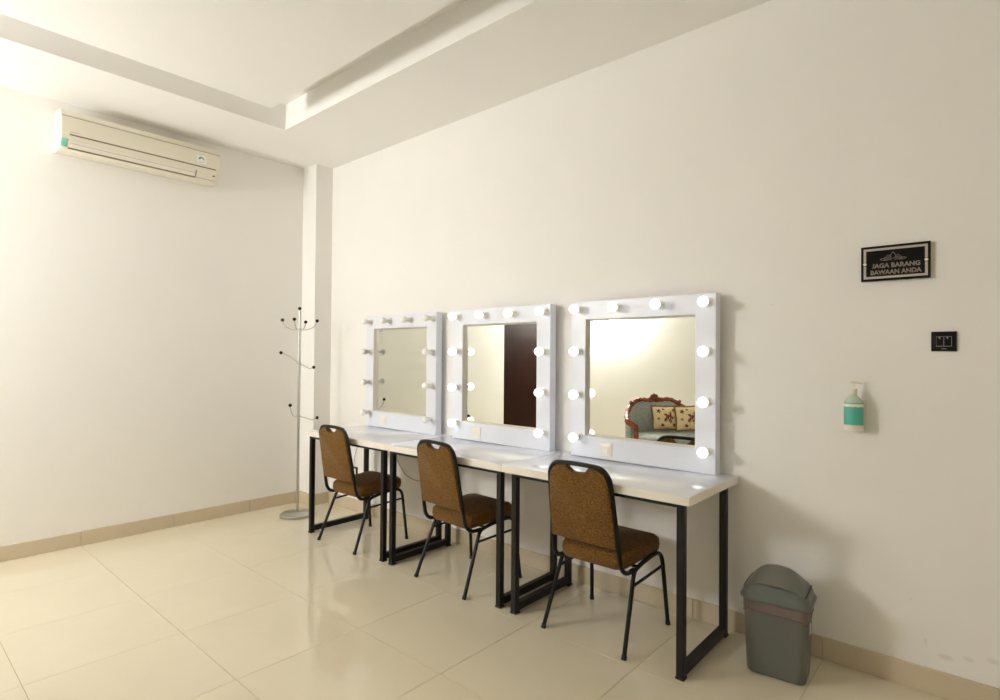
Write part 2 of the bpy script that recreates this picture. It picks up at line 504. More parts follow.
# ------------------------------------------------------------------ desks
def desk(x0, x1, lx0, lx1, label):
    t = thing('makeup_desk', label, 'desk', ((x0 + x1) / 2, -0.306, 0), 0, 'white makeup desks pushed together in a row')
    cx, cy = (x0 + x1) / 2, -0.306
    def L(bb): 
        bmesh.ops.translate(bb, verts=bb.verts, vec=(-cx, -cy, 0)); return bb
    bm = BM(); box(bm, x0, x1, -0.607, -0.006, 0.737, 0.777, 0.0025, 2)
    obj('tabletop', L(bm), 'laminate', t)
    for (a0, a1, b0, b1) in ((x0 + 0.001, x1 - 0.001, -0.6078, -0.6066), (x0 - 0.0006, x0 + 0.0006, -0.606, -0.008), (x1 - 0.0006, x1 + 0.0006, -0.606, -0.008)):
        bm = BM(); box(bm, a0, a1, b0, b1, 0.7385, 0.7750)
        obj('edge_band', L(bm), 'edging', t)
    w = 0.033
    for lx in (lx0, lx1):
        for ly in (-0.602, -0.105):
            bm = BM(); box(bm, lx, lx + w, ly, ly + w, 0.008, 0.737, 0.002, 1)
            leg = obj('leg', L(bm), 'black_metal', t)
            bm = BM(); box(bm, lx - 0.003, lx + w + 0.003, ly - 0.003, ly + w + 0.003, 0.0, 0.010, 0.002, 1)
            obj('foot_cap', L(bm), 'rubber', leg)
        bm = BM(); box(bm, lx, lx + w, -0.569, -0.105, 0.012, 0.052, 0.002, 1)
        obj('bottom_rail', L(bm), 'black_metal', t)
    for yy in (-0.600, -0.095):
        bm = BM(); box(bm, lx0 + w, lx1, yy, yy + 0.015, 0.722, 0.737, 0.001, 1)
        obj('apron_bar', L(bm), 'black_metal', t)
    return t
desk(0.89, 1.849, 0.905, 1.797, 'white topped black steel makeup desk beside the coat stand')
desk(1.851, 2.862, 1.893, 2.824, 'white topped black steel makeup desk between two others')
desk(2.866, 3.905, 2.931, 3.846, 'white topped black steel makeup desk beside the waste bin')

# ------------------------------------------------------------------ vanity mirrors
YF, YB, YG = -0.088, -0.030, -0.061
def vanity(cx, lit, label):
    t = thing('vanity_mirror', label, 'mirror', (cx, (YF + YB) / 2, 0.777), 0, 'vanity mirrors with bulbs standing on the desks')
    oy = (YF + YB) / 2
    yf, yb, yg = YF - oy, YB - oy, YG - oy
    hw, h = 0.431, 0.910
    ix0, ix1, iz0, iz1 = -0.332, 0.326, 0.122, 0.805
    # frame ring with real depth
    bm = BM()
    def ring(y): return [(-hw, y, 0.0005), (hw, y, 0.0005), (hw, y, h), (-hw, y, h)]
    def inner(y): return [(ix0, y, iz0), (ix1, y, iz0), (ix1, y, iz1), (ix0, y, iz1)]
    of = [bm.verts.new(p) for p in ring(yf)]; ob = [bm.verts.new(p) for p in ring(yb)]
    nf = [bm.verts.new(p) for p in inner(yf)]; nb = [bm.verts.new(p) for p in inner(yb)]
    for k in range(4):
        l = (k + 1) % 4
        bm.faces.new((of[k], of[l], nf[l], nf[k])); bm.faces.new((ob[k], nb[k], nb[l], ob[l]))
        bm.faces.new((of[k], ob[k], ob[l], of[l])); bm.faces.new((nf[k], nf[l], nb[l], nb[k]))
    es = [e for e in bm.edges if (e.verts[0] in of and e.verts[1] in of)]
    bmesh.ops.bevel(bm, geom=es, offset=0.002, segments=1, affect='EDGES')
    obj('frame', bm, 'laminate_frame', t)
    # cream lip lining the opening
    e = 0.011
    O = [(ix0, iz0), (ix1, iz0), (ix1, iz1), (ix0, iz1)]
    I = [(ix0 + e, iz0 + e), (ix1 - e, iz0 + e), (ix1 - e, iz1 - e), (ix0 + e, iz1 - e)]
    for k in range(4):
        l = (k + 1) % 4
        bm = BM()
        loft(bm, [[(O[k][0], yf + 0.001, O[k][1]), (I[k][0], yg - 0.0003, I[k][1]), (O[k][0], yg - 0.0003, O[k][1])],
                  [(O[l][0], yf + 0.001, O[l][1]), (I[l][0], yg - 0.0003, I[l][1]), (O[l][0], yg - 0.0003, O[l][1])]])
        obj('inner_lip', bm, 'edging', t)
    bm = BM(); box(bm, ix0 + 0.0005, ix1 - 0.0005, yg, yg + 0.004, iz0 + 0.0005, iz1 - 0.0005)
    obj('mirror_glass', bm, 'mirror', t)
    bm = BM(); box(bm, ix0 + 0.001, ix1 - 0.001, yg + 0.005, yb - 0.002, iz0 + 0.001, iz1 - 0.001)
    obj('back_panel', bm, 'edging', t)
    # bulbs
    spots = [(-0.381 + 0.254 * i, 0.862) for i in range(4)] + [(s * 0.381, z) for z in (0.615, 0.364, 0.116) for s in (-1, 1)]
    for (bx, bz) in spots:
        bx += 0.011
        bm = BM(); lathe(bm, [(0.025, 0.0), (0.025, 0.004), (0.023, 0.006), (0.0165, 0.0075), (0.0155, 0.030), (0.0145, 0.043)], 16, bx, yf, bz, 'Y')
        so = obj('socket', bm, 'socket', t)
        bm = BM(); sphere(bm, (bx, yf - 0.069, bz), 0.0262, 28, 18)
        tube(bm, [(bx, yf - 0.034, bz), (bx, yf - 0.049, bz)], [0.0145, 0.019], 16)
        obj('bulb', bm, 'bulb_on' if lit else 'bulb_off', so)
    # rocker switch
    sx, sz = -0.190, 0.057
    bm = BM(); loft(bm, [[(sx + p[0], yf - q, sz + p[1]) for p in rrect(0.0405 - e2, 0.0395 - e2, 0.006, 0, 3)] for q, e2 in ((0.0, 0.0), (0.006, 0.0005), (0.010, 0.009))])
    sw = obj('switch', bm, 'cream_plastic', t)
    bm = BM(); box(bm, sx - 0.020, sx + 0.020, yf - 0.0135, yf - 0.0095, sz - 0.022, sz + 0.022, 0.0015, 1)
    obj('rocker', bm, 'cream_plastic', sw)
    for s in (-1, 1):
        bm = BM(); lathe(bm, [(0.0025, 0.0), (0.0025, 0.0015)], 8, sx + s * 0.0265, yf - 0.0085, sz, 'Y'); obj('screw', bm, 'grey_print', sw)
    return t
vanity(1.336, False, 'vanity mirror with its frame of bulbs switched off')
vanity(2.374, True, 'vanity mirror with lit bulbs reflecting the dark brown door')
vanity(3.391, True, 'vanity mirror with lit bulbs reflecting the carved settee')

# ------------------------------------------------------------------ banquet chairs
def back_y(z): return -0.192 - 0.168 * (z - 0.40)
def make_chair(label):
    t = thing('banquet_chair', label, 'chair', (0, 0, 0), 0, 'brown fabric chairs at the makeup desks')
    r = 0.0105
    for s in (-1, 1):
        pts = catmull([(s * 0.225, -0.226, 0.006), (s * 0.204, -0.105, 0.315)], 1) + catmull([(s * 0.202, -0.095, 0.335), (s * 0.200, -0.078, 0.350), (s * 0.199, -0.050, 0.358)], 4)
        bm = BM(); tube(bm, pts, r); lg = obj('leg', bm, 'black_metal', t)
        bm = BM(); tube(bm, [(s * 0.2256, -0.2295, 0.0), (s * 0.2245, -0.222, 0.018)], 0.0125); obj('foot_cap', bm, 'rubber', lg)
        pts = [Vector((s * 0.225, 0.228, 0.006))] + catmull([(s * 0.210, 0.198, 0.312), (s * 0.207, 0.187, 0.352), (s * 0.203, 0.157, 0.375), (s * 0.200, 0.10, 0.377), (s * 0.199, 0.0, 0.367), (s * 0.199, -0.06, 0.356)], 5)
        bm = BM(); tube(bm, pts, r); lg = obj('leg', bm, 'black_metal', t)
        bm = BM(); tube(bm, [(s * 0.2252, 0.2284, 0.0), (s * 0.2245, 0.2265, 0.018)], 0.0125); obj('foot_cap', bm, 'rubber', lg)
        bm = BM(); tube(bm, [(s * 0.2055, -0.116, 0.288), (s * 0.2105, 0.198, 0.305)], 0.007, 8); obj('stretcher', bm, 'black_metal', t)
    # back frame: one bent tube
    half = [(0.190, -0.075, 0.352), (0.190, -0.125, 0.351), (0.189, -0.160, 0.362), (0.187, -0.182, 0.385), (0.185, back_y(0.425), 0.425)]
    up = [(0.178, back_y(0.60), 0.60), (0.171, back_y(0.76), 0.76), (0.164, back_y(0.805), 0.805), (0.140, back_y(0.838), 0.838), (0.105, back_y(0.851), 0.851)]
    right = half + up
    path = right + [(0.0, back_y(0.855), 0.855)] + [(-x, y, z) for (x, y, z) in reversed(right)]
    bm = BM(); tube(bm, catmull(path, 5), 0.0112, 10); obj('back_frame', bm, 'black_metal', t)
    # padded back with hand hole
    side = [(0.178, 0.478), (0.173, 0.60), (0.166, 0.755), (0.159, 0.797), (0.137, 0.829), (0.104, 0.842), (0.062, 0.845)]
    notch = [(0.060, 0.836), (0.054, 0.827), (0.044, 0.820), (0.030, 0.8155), (0.015, 0.813), (0.0, 0.8125)]
    outl = side + notch
    poly = [(x, z) for (x, z) in outl] + [(-x, z) for (x, z) in reversed(outl[:-1])]
    nrm = Vector((0, -1, -0.168)).normalized()
    P3 = [Vector((x, back_y(z), z)) - nrm * 0.015 for (x, z) in poly]
    bm = BM(); prism(bm, P3, nrm * 0.030, 0.0035, 2); obj('backrest', bm, 'chair_fabric', t, angle=50)
    # seat
    rings = []
    for e, z in ((0.03, 0.372), (0.008, 0.374), (0.0, 0.386), (-0.003, 0.412), (0.0, 0.436), (0.012, 0.449), (0.04, 0.456), (0.09, 0.460), (0.15, 0.461)):
        ring = []
        for p in rrect(0.203 - e, 0.190 - e, max(0.055 - e * 0.4, 0.012), z, 6, 0, 0.025):
            k = 1 - 0.13 * (0.215 - p[1]) / 0.38
            ring.append((p[0] * k, p[1], p[2] + 0.05 * (p[1] - 0.10)))
        rings.append(ring)
    bm = BM(); loft(bm, rings); obj('seat', bm, 'chair_fabric', t, angle=60)
    for yy, zz in ((-0.05, 0.362), (0.09, 0.372)):
        bm = BM(); tube(bm, [(-0.2, yy, zz), (0.2, yy, zz)], 0.008, 8); obj('seat_support', bm, 'black_metal', t)
    return t
chair = make_chair('brown fabric banquet chair at the desk beside the coat stand')
chair.location = (1.350, -0.418, 0)
c2 = dup(chair, (2.425, -0.407, 0), 'brown fabric banquet chair with a red dot on one leg')
c2.rotation_euler = (0, 0, math.radians(-4.2))
bm = BM(); sphere(bm, (-0.2075, -0.1355, 0.262), 0.0055, 10, 6); obj('dot_sticker', bm, 'red_dot', c2)
dup(chair, (3.384, -0.389, 0), 'brown fabric banquet chair at the desk beside the waste bin')

# ------------------------------------------------------------------ coat stand
def coat_stand():
    bx, by = 0.410, -0.419
    t = thing('coat_stand', 'steel coat stand with black ball tips on a round base', 'coat stand', (bx, by, 0))
    bm = BM(); lathe(bm, [(0.137, 0.0), (0.142, 0.002), (0.142, 0.017), (0.139, 0.021), (0.03, 0.0225), (0.018, 0.030), (0.0135, 0.034)], 40)
    obj('base', bm, 'chrome', t)
    bm = BM(); tube(bm, [(0, 0, 0.03), (0, 0, 1.0), (0, 0, 1.28), (0, 0, 1.58), (0, 0, 1.74)], [0.0105, 0.0105, 0.0100, 0.0085, 0.0075], 14); obj('pole', bm, 'chrome', t)
    for zc in (0.841, 1.288, 1.578):
        bm = BM(); lathe(bm, [(0.013, -0.012), (0.016, -0.008), (0.016, 0.008), (0.013, 0.012)], 14, 0, 0, zc); obj('collar', bm, 'chrome', t)
    bm = BM(); sphere(bm, (0, 0, 1.756), 0.0145, 14, 10); obj('ball_tip', bm, 'black_plastic', t)
    R_, V_ = Vector((0.753, 0.658, 0)), Vector((-0.658, 0.753, 0))
    def hook(tip, zj, sag):
        tip = Vector(tip)
        h = Vector((tip.x, tip.y, 0))
        pts = [Vector((0, 0, zj)), h * 0.35 + Vector((0, 0, zj + sag * 0.2)), h * 0.75 + Vector((0, 0, zj + (tip.z - zj) * 0.32 + sag * 0.35)), h * 0.97 + Vector((0, 0, zj + (tip.z - zj) * 0.75)), tip]
        bm = BM(); tube(bm, catmull(pts, 5), 0.0038, 8); hk = obj('hook', bm, 'chrome', t)
        bm = BM(); sphere(bm, tip, 0.0145, 14, 10); obj('ball_tip', bm, 'black_plastic', hk)
    hook(-0.146 * R_ + Vector((0, 0, 1.657)), 1.578, -0.02)
    hook(0.15 * R_ + Vector((0, 0, 1.652)), 1.578, -0.02)
    hook(0.01 * R_ - 0.15 * V_ + Vector((0, 0, 1.655)), 1.578, -0.02)
    hook(0.0 * R_ + 0.15 * V_ + Vector((0, 0, 1.650)), 1.578, -0.02)
    def rod(tip, zj, bend):
        tip = Vector(tip); h = Vector((tip.x, tip.y, 0))
        pts = [Vector((0, 0, zj)), h * 0.5 + Vector((0, 0, zj + (tip.z - zj) * 0.5 + bend)), tip * 1.0]
        bm = BM(); tube(bm, catmull(pts, 8), 0.0038, 8); hk = obj('hook', bm, 'chrome', t)
        bm = BM(); sphere(bm, tip, 0.0145, 14, 10); obj('ball_tip', bm, 'black_plastic', hk)
    rod(-0.155 * R_ + Vector((0, 0, 1.378)), 1.288, 0.012)
    hook(0.088 * R_ + 0.11 * V_ + Vector((0, 0, 1.254)), 1.288, -0.10)
    hook(Vector((0.080, -0.119, 0.944)), 0.841, -0.02)
    hook(Vector((-0.01, 0.182, 0.812)), 0.841, -0.10)
    return t
coat_stand()

# ------------------------------------------------------------------ air conditioner
def air_conditioner():
    y0, y1 = -2.035, -0.992
    zb, zt = 2.725, 2.998
    t = thing('air_conditioner', 'cream split air conditioner mounted high on the wall', 'air conditioner', (0, (y0 + y1) / 2, zb))
    oy, oz = (y0 + y1) / 2, zb
    h = zt - zb
    prof = [(0.003, 0.012), (0.05, 0.002), (0.105, 0.0), (0.138, 0.005), (0.160, 0.022), (0.176, 0.058), (0.186, 0.11), (0.189, 0.17), (0.184, h - 0.045), (0.180, h - 0.040),
            (0.183, h - 0.036), (0.176, h - 0.012), (0.166, h - 0.002), (0.15, h), (0.003, h)]
    def surf(z):
        for (x1, z1), (x2, z2) in zip(prof[1:], prof[2:]):
            if z1 <= z <= z2: return x1 + (x2 - x1) * (z - z1) / (z2 - z1 + 1e-9)
        return 0.18
    rings = []
    for yy, k, dz in ((y0, 0.94, 0.003), (y0 + 0.006, 0.985, 0.001), (y0 + 0.014, 1, 0), (y1 - 0.05, 1, 0), (y1 - 0.02, 0.985, 0.004), (y1 - 0.006, 0.95, 0.010), (y1, 0.90, 0.016)):
        rings.append([(max(x * k, 0.003) if x > 0.01 else x, yy - oy, z + (dz if z < 0.06 else (-dz * 0.3 if z > h - 0.02 else 0))) for (x, z) in prof])
    bm = BM(); loft(bm, rings); obj('body', bm, 'ac', t, angle=28)
    def strip(name, ya, yb2, za, zb2, out, m, n=6, thick=0.003):
        bm = BM(); ringsx = []
        for yy in (ya, yb2):
            top = [(surf(za + (zb2 - za) * i / n) + out, yy - oy, za + (zb2 - za) * i / n) for i in range(n + 1)]
            bot = [(x - thick - max(out, 0), yy_, z) for (x, yy_, z) in reversed(top)]
            ringsx.append(top + bot)
        loft(bm, ringsx); return obj(name, bm, m, t)
    strip('panel_seam', y0 + 0.012, y1 - 0.012, h - 0.047, h - 0.040, 0.0012, 'grey_print')
    strip('front_panel', y0 + 0.014, y1 - 0.012, 0.112, h - 0.049, 0.0025, 'ac')
    strip('intake_slot', y0 + 0.055, y1 - 0.04, 0.103, 0.1115, 0.0012, 'ac_dark')
    strip('chin_panel', y0 + 0.014, y1 - 0.02, 0.076, 0.102, 0.0022, 'ac')
    strip('louver', y0 + 0.055, y1 - 0.19, 0.027, 0.073, 0.0035, 'ac_flap')
    strip('louver_line', y0 + 0.055, y1 - 0.19, 0.050, 0.0525, 0.0042, 'grey_print', 2)
    strip('louver_slot', y0 + 0.050, y1 - 0.185, 0.017, 0.0255, 0.0012, 'ac_dark')
    strip('display_panel', y1 - 0.178, y1 - 0.035, 0.030, 0.073, 0.0025, 'ac')
    strip('display_seam', y1 - 0.178, y1 - 0.04, 0.022, 0.0255, 0.0012, 'grey_print', 2)
    strip('louver_end', y1 - 0.188, y1 - 0.181, 0.020, 0.073, 0.0028, 'ac_dark')
    strip('indicator', y1 - 0.062, y1 - 0.045, 0.050, 0.062, 0.0035, 'ac_dark', 2)
    strip('rating_print', y0 + 0.057, y0 + 0.115, 0.124, 0.127, 0.0032, 'grey_print', 2)
    strip('teal_sticker', y0 + 0.012, y0 + 0.042, 0.026, 0.074, 0.0032, 'teal_sticker')
    st = strip('energy_sticker', y1 - 0.185, y1 - 0.115, 0.130, 0.192, 0.0034, 'sticker')
    # printed arc on the sticker
    cy_, cz_ = y1 - 0.152 - oy, 0.160
    for k, (m_, a0, a1) in enumerate((('st_blue', 95, 180), ('st_green', 40, 95), ('st_yellow', 0, 40))):
        bm = BM(); pts = []
        for r_ in (0.010, 0.022):
            row = [(surf(cz_ + r_ * math.sin(math.radians(a))) + 0.0040, cy_ - r_ * math.cos(math.radians(a)) * -1, cz_ + r_ * math.sin(math.radians(a))) for a in [a0 + (a1 - a0) * i / 6 for i in range(7)]]
            pts.append(row)
        V = [[bm.verts.new(p) for p in row] for row in pts]
        for i in range(6): bm.faces.new((V[0][i], V[0][i + 1], V[1][i + 1], V[1][i]))
        o = obj('arc_print', bm, m_, st)
    bm = BM(); pts = []
    z_ = 0.142
    box(bm, surf(z_) + 0.0030, surf(z_) + 0.0042, cy_ - 0.018, cy_ + 0.02, z_ - 0.0012, z_ + 0.0012); obj('print_line', bm, 'grey_print', st)
    return t
air_conditioner()

# ------------------------------------------------------------------ waste bin
def waste_bin():
    t = thing('waste_bin', 'grey swing lid waste bin with a pink liner', 'waste bin', (4.152, -0.243, 0), math.radians(5))
    rings = []
    for z, hw, hd, r in ((0.0, 0.106, 0.072, 0.03), (0.004, 0.114, 0.080, 0.034), (0.012, 0.116, 0.082, 0.035), (0.10, 0.120, 0.086, 0.035), (0.20, 0.1235, 0.090, 0.035), (0.325, 0.127, 0.094, 0.035)):
        rings.append(rrect(hw, hd, r, z, 6))
    bm = BM(); loft(bm, rings); obj('body', bm, 'bin', t, angle=50)
    rnd = random.Random(3)
    # liner folded over the rim, sagging hem
    base = rrect(0.128, 0.095, 0.036, 0, 10)
    n = len(base)
    hem = [0.268 + 0.010 * math.sin(k * 0.42 + 1.0) + 0.004 * math.sin(k * 1.3) for k in range(n)]
    rings = []
    for f in (0, 0.2, 0.4, 0.6, 0.8, 1):
        ring = []
        for k, p in enumerate(base):
            z = 0.331 + (hem[k] - 0.331) * f
            s_ = 1.0 + 0.014 * rnd.uniform(0.0, 1.0) - 0.010 * f
            ring.append((p[0] * s_, p[1] * s_, z))
        rings.append(ring)
    bm = BM(); loft(bm, rings, False)
    lo = obj('liner', bm, 'liner', t, angle=80)
    bm = BM(); tube(bm, [(p[0] * 1.002, p[1] * 1.002, hem[k]) for k, p in enumerate(base)], 0.0017, 5, closed=True); obj('liner_hem', bm, 'liner', lo)
    # lid: flange, then walls whose top edge arches along the long sides
    A, B = 0.134, 0.104
    def edge_z(x):
        return 0.362 + 0.044 * max(0.0, 1 - abs(x / 0.128) ** 2.2)
    rings = [rrect(A + 0.002, B + 0.002, 0.042, 0.319, 6), rrect(A + 0.006, B + 0.006, 0.045, 0.323, 6), rrect(A + 0.006, B + 0.006, 0.045, 0.332, 6), rrect(A + 0.001, B + 0.001, 0.042, 0.338, 6)]
    for k, f in ((0.985, 0.15), (0.965, 0.55), (0.945, 0.9), (0.925, 1.0), (0.90, 1.0), (0.87, 0.97)):
        ring = []
        for p in rrect(A * k, B * k, 0.040 * k, 0, 6):
            ring.append((p[0], p[1], 0.340 + (edge_z(p[0]) - 0.340) * f))
        rings.append(ring)
    bm = BM(); loft(bm, rings); obj('lid', bm, 'bin_lid', t, angle=50)
    # swing flap: a dome that fills the opening of the lid
    N, Ty = 20, 12
    rows = []
    for i in range(N + 1):
        u = -1 + 2 * i / N
        x = 0.1185 * u
        row = []
        for j in range(Ty + 1):
            v = -1 + 2 * j / Ty
            y = 0.0905 * v * (1 - 0.05 * abs(u) ** 4)
            zz = edge_z(x) - 0.002 + (0.050 * (1 - v * v) ** 0.9) * (1 - abs(u) ** 3.0) ** 0.8
            row.append((x, y, zz))
        rows.append(row + [(p[0], p[1] * 0.985, p[2] - 0.012) for p in reversed(row)])
    bm = BM(); loft(bm, rows); obj('swing_flap', bm, 'bin_flap', t, angle=50)
    # dark rim of the opening
    for s_ in (-1, 1):
        bm = BM(); tube(bm, [(s_ * 0.1198, 0.092 * math.sin(a_), edge_z(0.1198) + 0.0015 + 0.004 * math.cos(a_)) for a_ in [-1.35 + 2.7 * i / 12 for i in range(13)]], 0.0016, 6); obj('flap_gap', bm, 'rubber', t)
    # white label on the end face
    bm = BM(); box(bm, 0.1222, 0.1262, -0.012, 0.012, 0.195, 0.238); obj('paper_label', bm, 'sticker', t)
    return t
waste_bin()

# ------------------------------------------------------------------ wall sign
def wall_sign():
    x0, x1, z0, z1 = 4.427, 4.670, 1.696, 1.847
    cx, cz = (x0 + x1) / 2, (z0 + z1) / 2
    w, h = (x1 - x0) / 2, (z1 - z0) / 2
    t = thing('wall_sign', 'black sign with silver lettering and ornament on the wall', 'sign', (cx, 0, cz))
    bm = BM(); box(bm, -w, w, -0.019, -0.015, -h, h, 0.0006, 1); obj('plate', bm, 'sign_black', t)
    yb = -0.0195
    a, b, bw = w - 0.0095, h - 0.0105, 0.0095
    g = 0.008
    # silver border in pieces, broken at the studs
    for s in (-1, 1):
        bm = BM(); box(bm, -a, a, yb, -0.0188, min(s * b, s * (b - bw)), max(s * b, s * (b - bw))); obj('border', bm, 'silver_print', t)
        for q in (-1, 1):
            lo, hi = sorted((q * g, q * (b - bw)))
            bm = BM(); box(bm, min(s * a, s * (a - bw)), max(s * a, s * (a - bw)), yb, -0.0188, lo, hi); obj('border', bm, 'silver_print', t)
        bm = BM(); lathe(bm, [(0.003, -0.0), (0.003, 0.017), (0.0062, 0.0192), (0.0062, 0.0225), (0.005, 0.0235)], 14, s * (a - bw / 2), 0.0, 0.0, 'Y'); obj('stud', bm, 'brass', t)
    R90 = Matrix.Rotation(math.radians(90), 4, 'X')
    for body, zz, wid in (('JAGA BARANG', -0.0205, 0.168), ('BAWAAN ANDA', -0.0485, 0.178)):
        bb = text_mesh(body, 0.0275, 0.0010, 0.0003)
        xs = [v.co.x for v in bb.verts]; k = wid / (max(xs) - min(xs)); mid = (max(xs) + min(xs)) / 2
        for v in bb.verts:
            v.co.x = (v.co.x - mid) * k
        seen = set()
        for v0 in bb.verts:                       # letters whose tail drops below the line are lifted onto it
            if v0 in seen: continue
            isl, todo = [], [v0]; seen.add(v0)
            while todo:
                v = todo.pop(); isl.append(v)
                for e in v.link_edges:
                    o_ = e.other_vert(v)
                    if o_ not in seen: seen.add(o_); todo.append(o_)
            lo, hi = min(v.co.y for v in isl), max(v.co.y for v in isl)
            if lo < -0.001:
                for v in isl: v.co.y = (v.co.y - lo) * hi / (hi - lo)
        bmesh.ops.transform(bb, matrix=Matrix.Translation((0.003, -0.0193, zz)) @ R90, verts=bb.verts)
        obj('lettering', bb, 'letter_grey', t)
    # ornament: pointed leaf, scrolls and side leaves
    bm = BM(); y = -0.0193; r = 0.0011
    def cur(p): tube(bm, [(q[0], y, q[1]) for q in catmull([(a_, c_, 0) for a_, c_ in p], 5)], r, 6)
    ox, oz = -0.006, 0.0085
    for s in (-1, 1):
        S = lambda L: [(ox + s * p[0], oz + p[1]) for p in L]
        cur(S([(0, 0.036), (0.006, 0.028), (0.009, 0.020), (0.006, 0.012), (0.0, 0.008)]))
        cur(S([(0.004, 0.002), (0.012, 0.006), (0.014, 0.014), (0.008, 0.016), (0.007, 0.010), (0.011, 0.009)]))
        cur(S([(0.011, 0.020), (0.018, 0.024), (0.022, 0.018), (0.017, 0.014), (0.014, 0.018)]))
        cur(S([(0.014, 0.002), (0.022, 0.010), (0.027, 0.016), (0.030, 0.010), (0.024, 0.006), (0.020, 0.001)]))
        cur(S([(0.024, 0.002), (0.034, 0.010), (0.046, 0.008), (0.036, 0.003), (0.026, 0.0015)]))
    obj('ornament', bm, 'letter_grey', t)
    return t
wall_sign()

# ------------------------------------------------------------------ wall switch (black) and socket
def switch_plate():
    t = thing('light_switch', 'black square wall switch with two rockers under the sign', 'switch', (4.711, 0, 1.434))
    bm = BM(); box(bm, -0.041, 0.041, -0.009, 0.0, -0.040, 0.040, 0.002, 2); obj('plate', bm, 'black_plastic', t)
    bm = BM()
    for (a0, a1, b0, b1) in ((-0.0250, -0.0238, -0.020, 0.020), (0.0238, 0.0250, -0.020, 0.020), (-0.025, 0.025, -0.0205, -0.0185), (-0.025, 0.025, 0.0193, 0.0205), (-0.0008, 0.0008, -0.020, 0.020)):
        box(bm, a0, a1, -0.0104, -0.0086, b0, b1)
    obj('rocker_surround', bm, 'grey_print', t)
    for s in (-1, 1):
        bm = BM(); box(bm, s * 0.0123 - 0.0112, s * 0.0123 + 0.0112, -0.0120, -0.0085, -0.018, 0.0188, 0.0012, 1); rk = obj('rocker', bm, 'black_plastic', t)
        bm = BM(); prism(bm, [(s * 0.0123 - 0.0055, -0.0123, 0.017), (s * 0.0123 + 0.0015, -0.0123, 0.017), (s * 0.0123 + 0.0005, -0.0123, 0.008)], (0, 0.0005, 0)); obj('marker', bm, 'grey_print', rk)
    bm = BM(); box(bm, -0.008, 0.008, -0.0094, -0.0086, -0.031, -0.029); obj('print_line', bm, 'grey_print', t)
switch_plate()
def socket_plate():
    t = thing('power_socket', 'black framed power socket on the wall under the desk', 'socket', (0.632, 0, 0.342))
    bm = BM()
    for (a0, a1, b0, b1) in ((-0.042, -0.028, -0.04, 0.04), (0.028, 0.042, -0.04, 0.04), (-0.028, 0.028, -0.04, -0.026), (-0.028, 0.028, 0.026, 0.04)):
        box(bm, a0, a1, -0.012, 0.0, b0, b1)
    obj('plate', bm, 'black_plastic', t)
    bm = BM(); box(bm, -0.028, 0.028, -0.008, 0.0, -0.026, 0.026); ins = obj('insert', bm, 'cream_plastic', t)
    for s in (-1, 1):
        bm = BM(); lathe(bm, [(0.003, 0.0), (0.003, 0.001)], 8, s * 0.0095, -0.008, 0, 'Y'); obj('pin_hole', bm, 'black_plastic', ins)
socket_plate()

# ------------------------------------------------------------------ hand sanitiser bottle
def sanitiser():
    x, yc_ = 4.404, -0.05
    t = thing('sanitiser_bottle', 'teal hand sanitiser pump bottle fixed to the wall', 'bottle', (x, yc_, 1.056))
    ry = 0.72
    W = 0.0365
    bm = BM(); lathe(bm, [(0.030, 0.0), (0.0350, 0.003), (W, 0.010), (W, 0.112), (0.0345, 0.121), (0.024, 0.136), (0.014, 0.146), (0.011, 0.150), (0.011, 0.156)], 32, sy=ry)
    body = obj('bottle_body', bm, 'clear_plastic', t)
    # liquid showing above the label, printed bands with a wavy edge
    def band(name, z0f, z1f, m_, out):
        bm = BM(); n = 64; rows = []
        for f in (0, 1):
            rows.append([((W + out) * math.cos(2 * math.pi * k / n), (W + out) * ry * math.sin(2 * math.pi * k / n), (z0f, z1f)[f](2 * math.pi * k / n)) for k in range(n)])
        loft(bm, rows, False)
        return obj(name, bm, m_, body)
    wave = lambda base, s: (lambda a: base + s * 0.0022 * abs(math.sin(a * 5.0)))
    const = lambda v: (lambda a: v)
    band('gel_line', const(0.110), const(0.1145), 'gel', 0.0004)
    band('white_band', wave(0.0985, -1), const(0.110), 'white_plastic', 0.0008)
    band('teal_label', const(0.020), const(0.0990), 'gel', 0.0004)
    band('white_band', const(0.002), wave(0.0195, -1), 'white_plastic', 0.0008)
    bm = BM(); lathe(bm, [(0.0125, 0.150), (0.0135, 0.152), (0.0135, 0.174), (0.012, 0.177), (0.006, 0.178)], 20); cap = obj('pump_cap', bm, 'white_plastic', t)
    bm = BM(); tube(bm, [(0, 0, 0.176), (0, 0, 0.198)], 0.0042, 10)
    tube(bm, catmull([(-0.010, 0.0, 0.2045), (0.006, 0.0, 0.203), (0.022, 0.004, 0.200), (0.032, 0.006, 0.195)], 4), [0.0055] * 5 + [0.0045] * 4 + [0.0035] * 4, 10)
    obj('pump_head', bm, 'white_plastic', cap)
    # wall bracket
    bm = BM(); box(bm, -0.030, 0.041, 0.040, 0.0500, 0.0, 0.125, 0.002, 1)
    br = obj('wall_bracket', bm, 'white_plastic', t)
    bm = BM(); lathe(bm, [(0.031, -0.006), (0.0385, -0.005), (0.0385, 0.004), (0.0375, 0.004)], 32, sy=ry)
    box(bm, -0.02, 0.02, 0.022, 0.042, -0.006, 0.002); obj('bracket_ring', bm, 'white_plastic', br)
    return t
sanitiser()

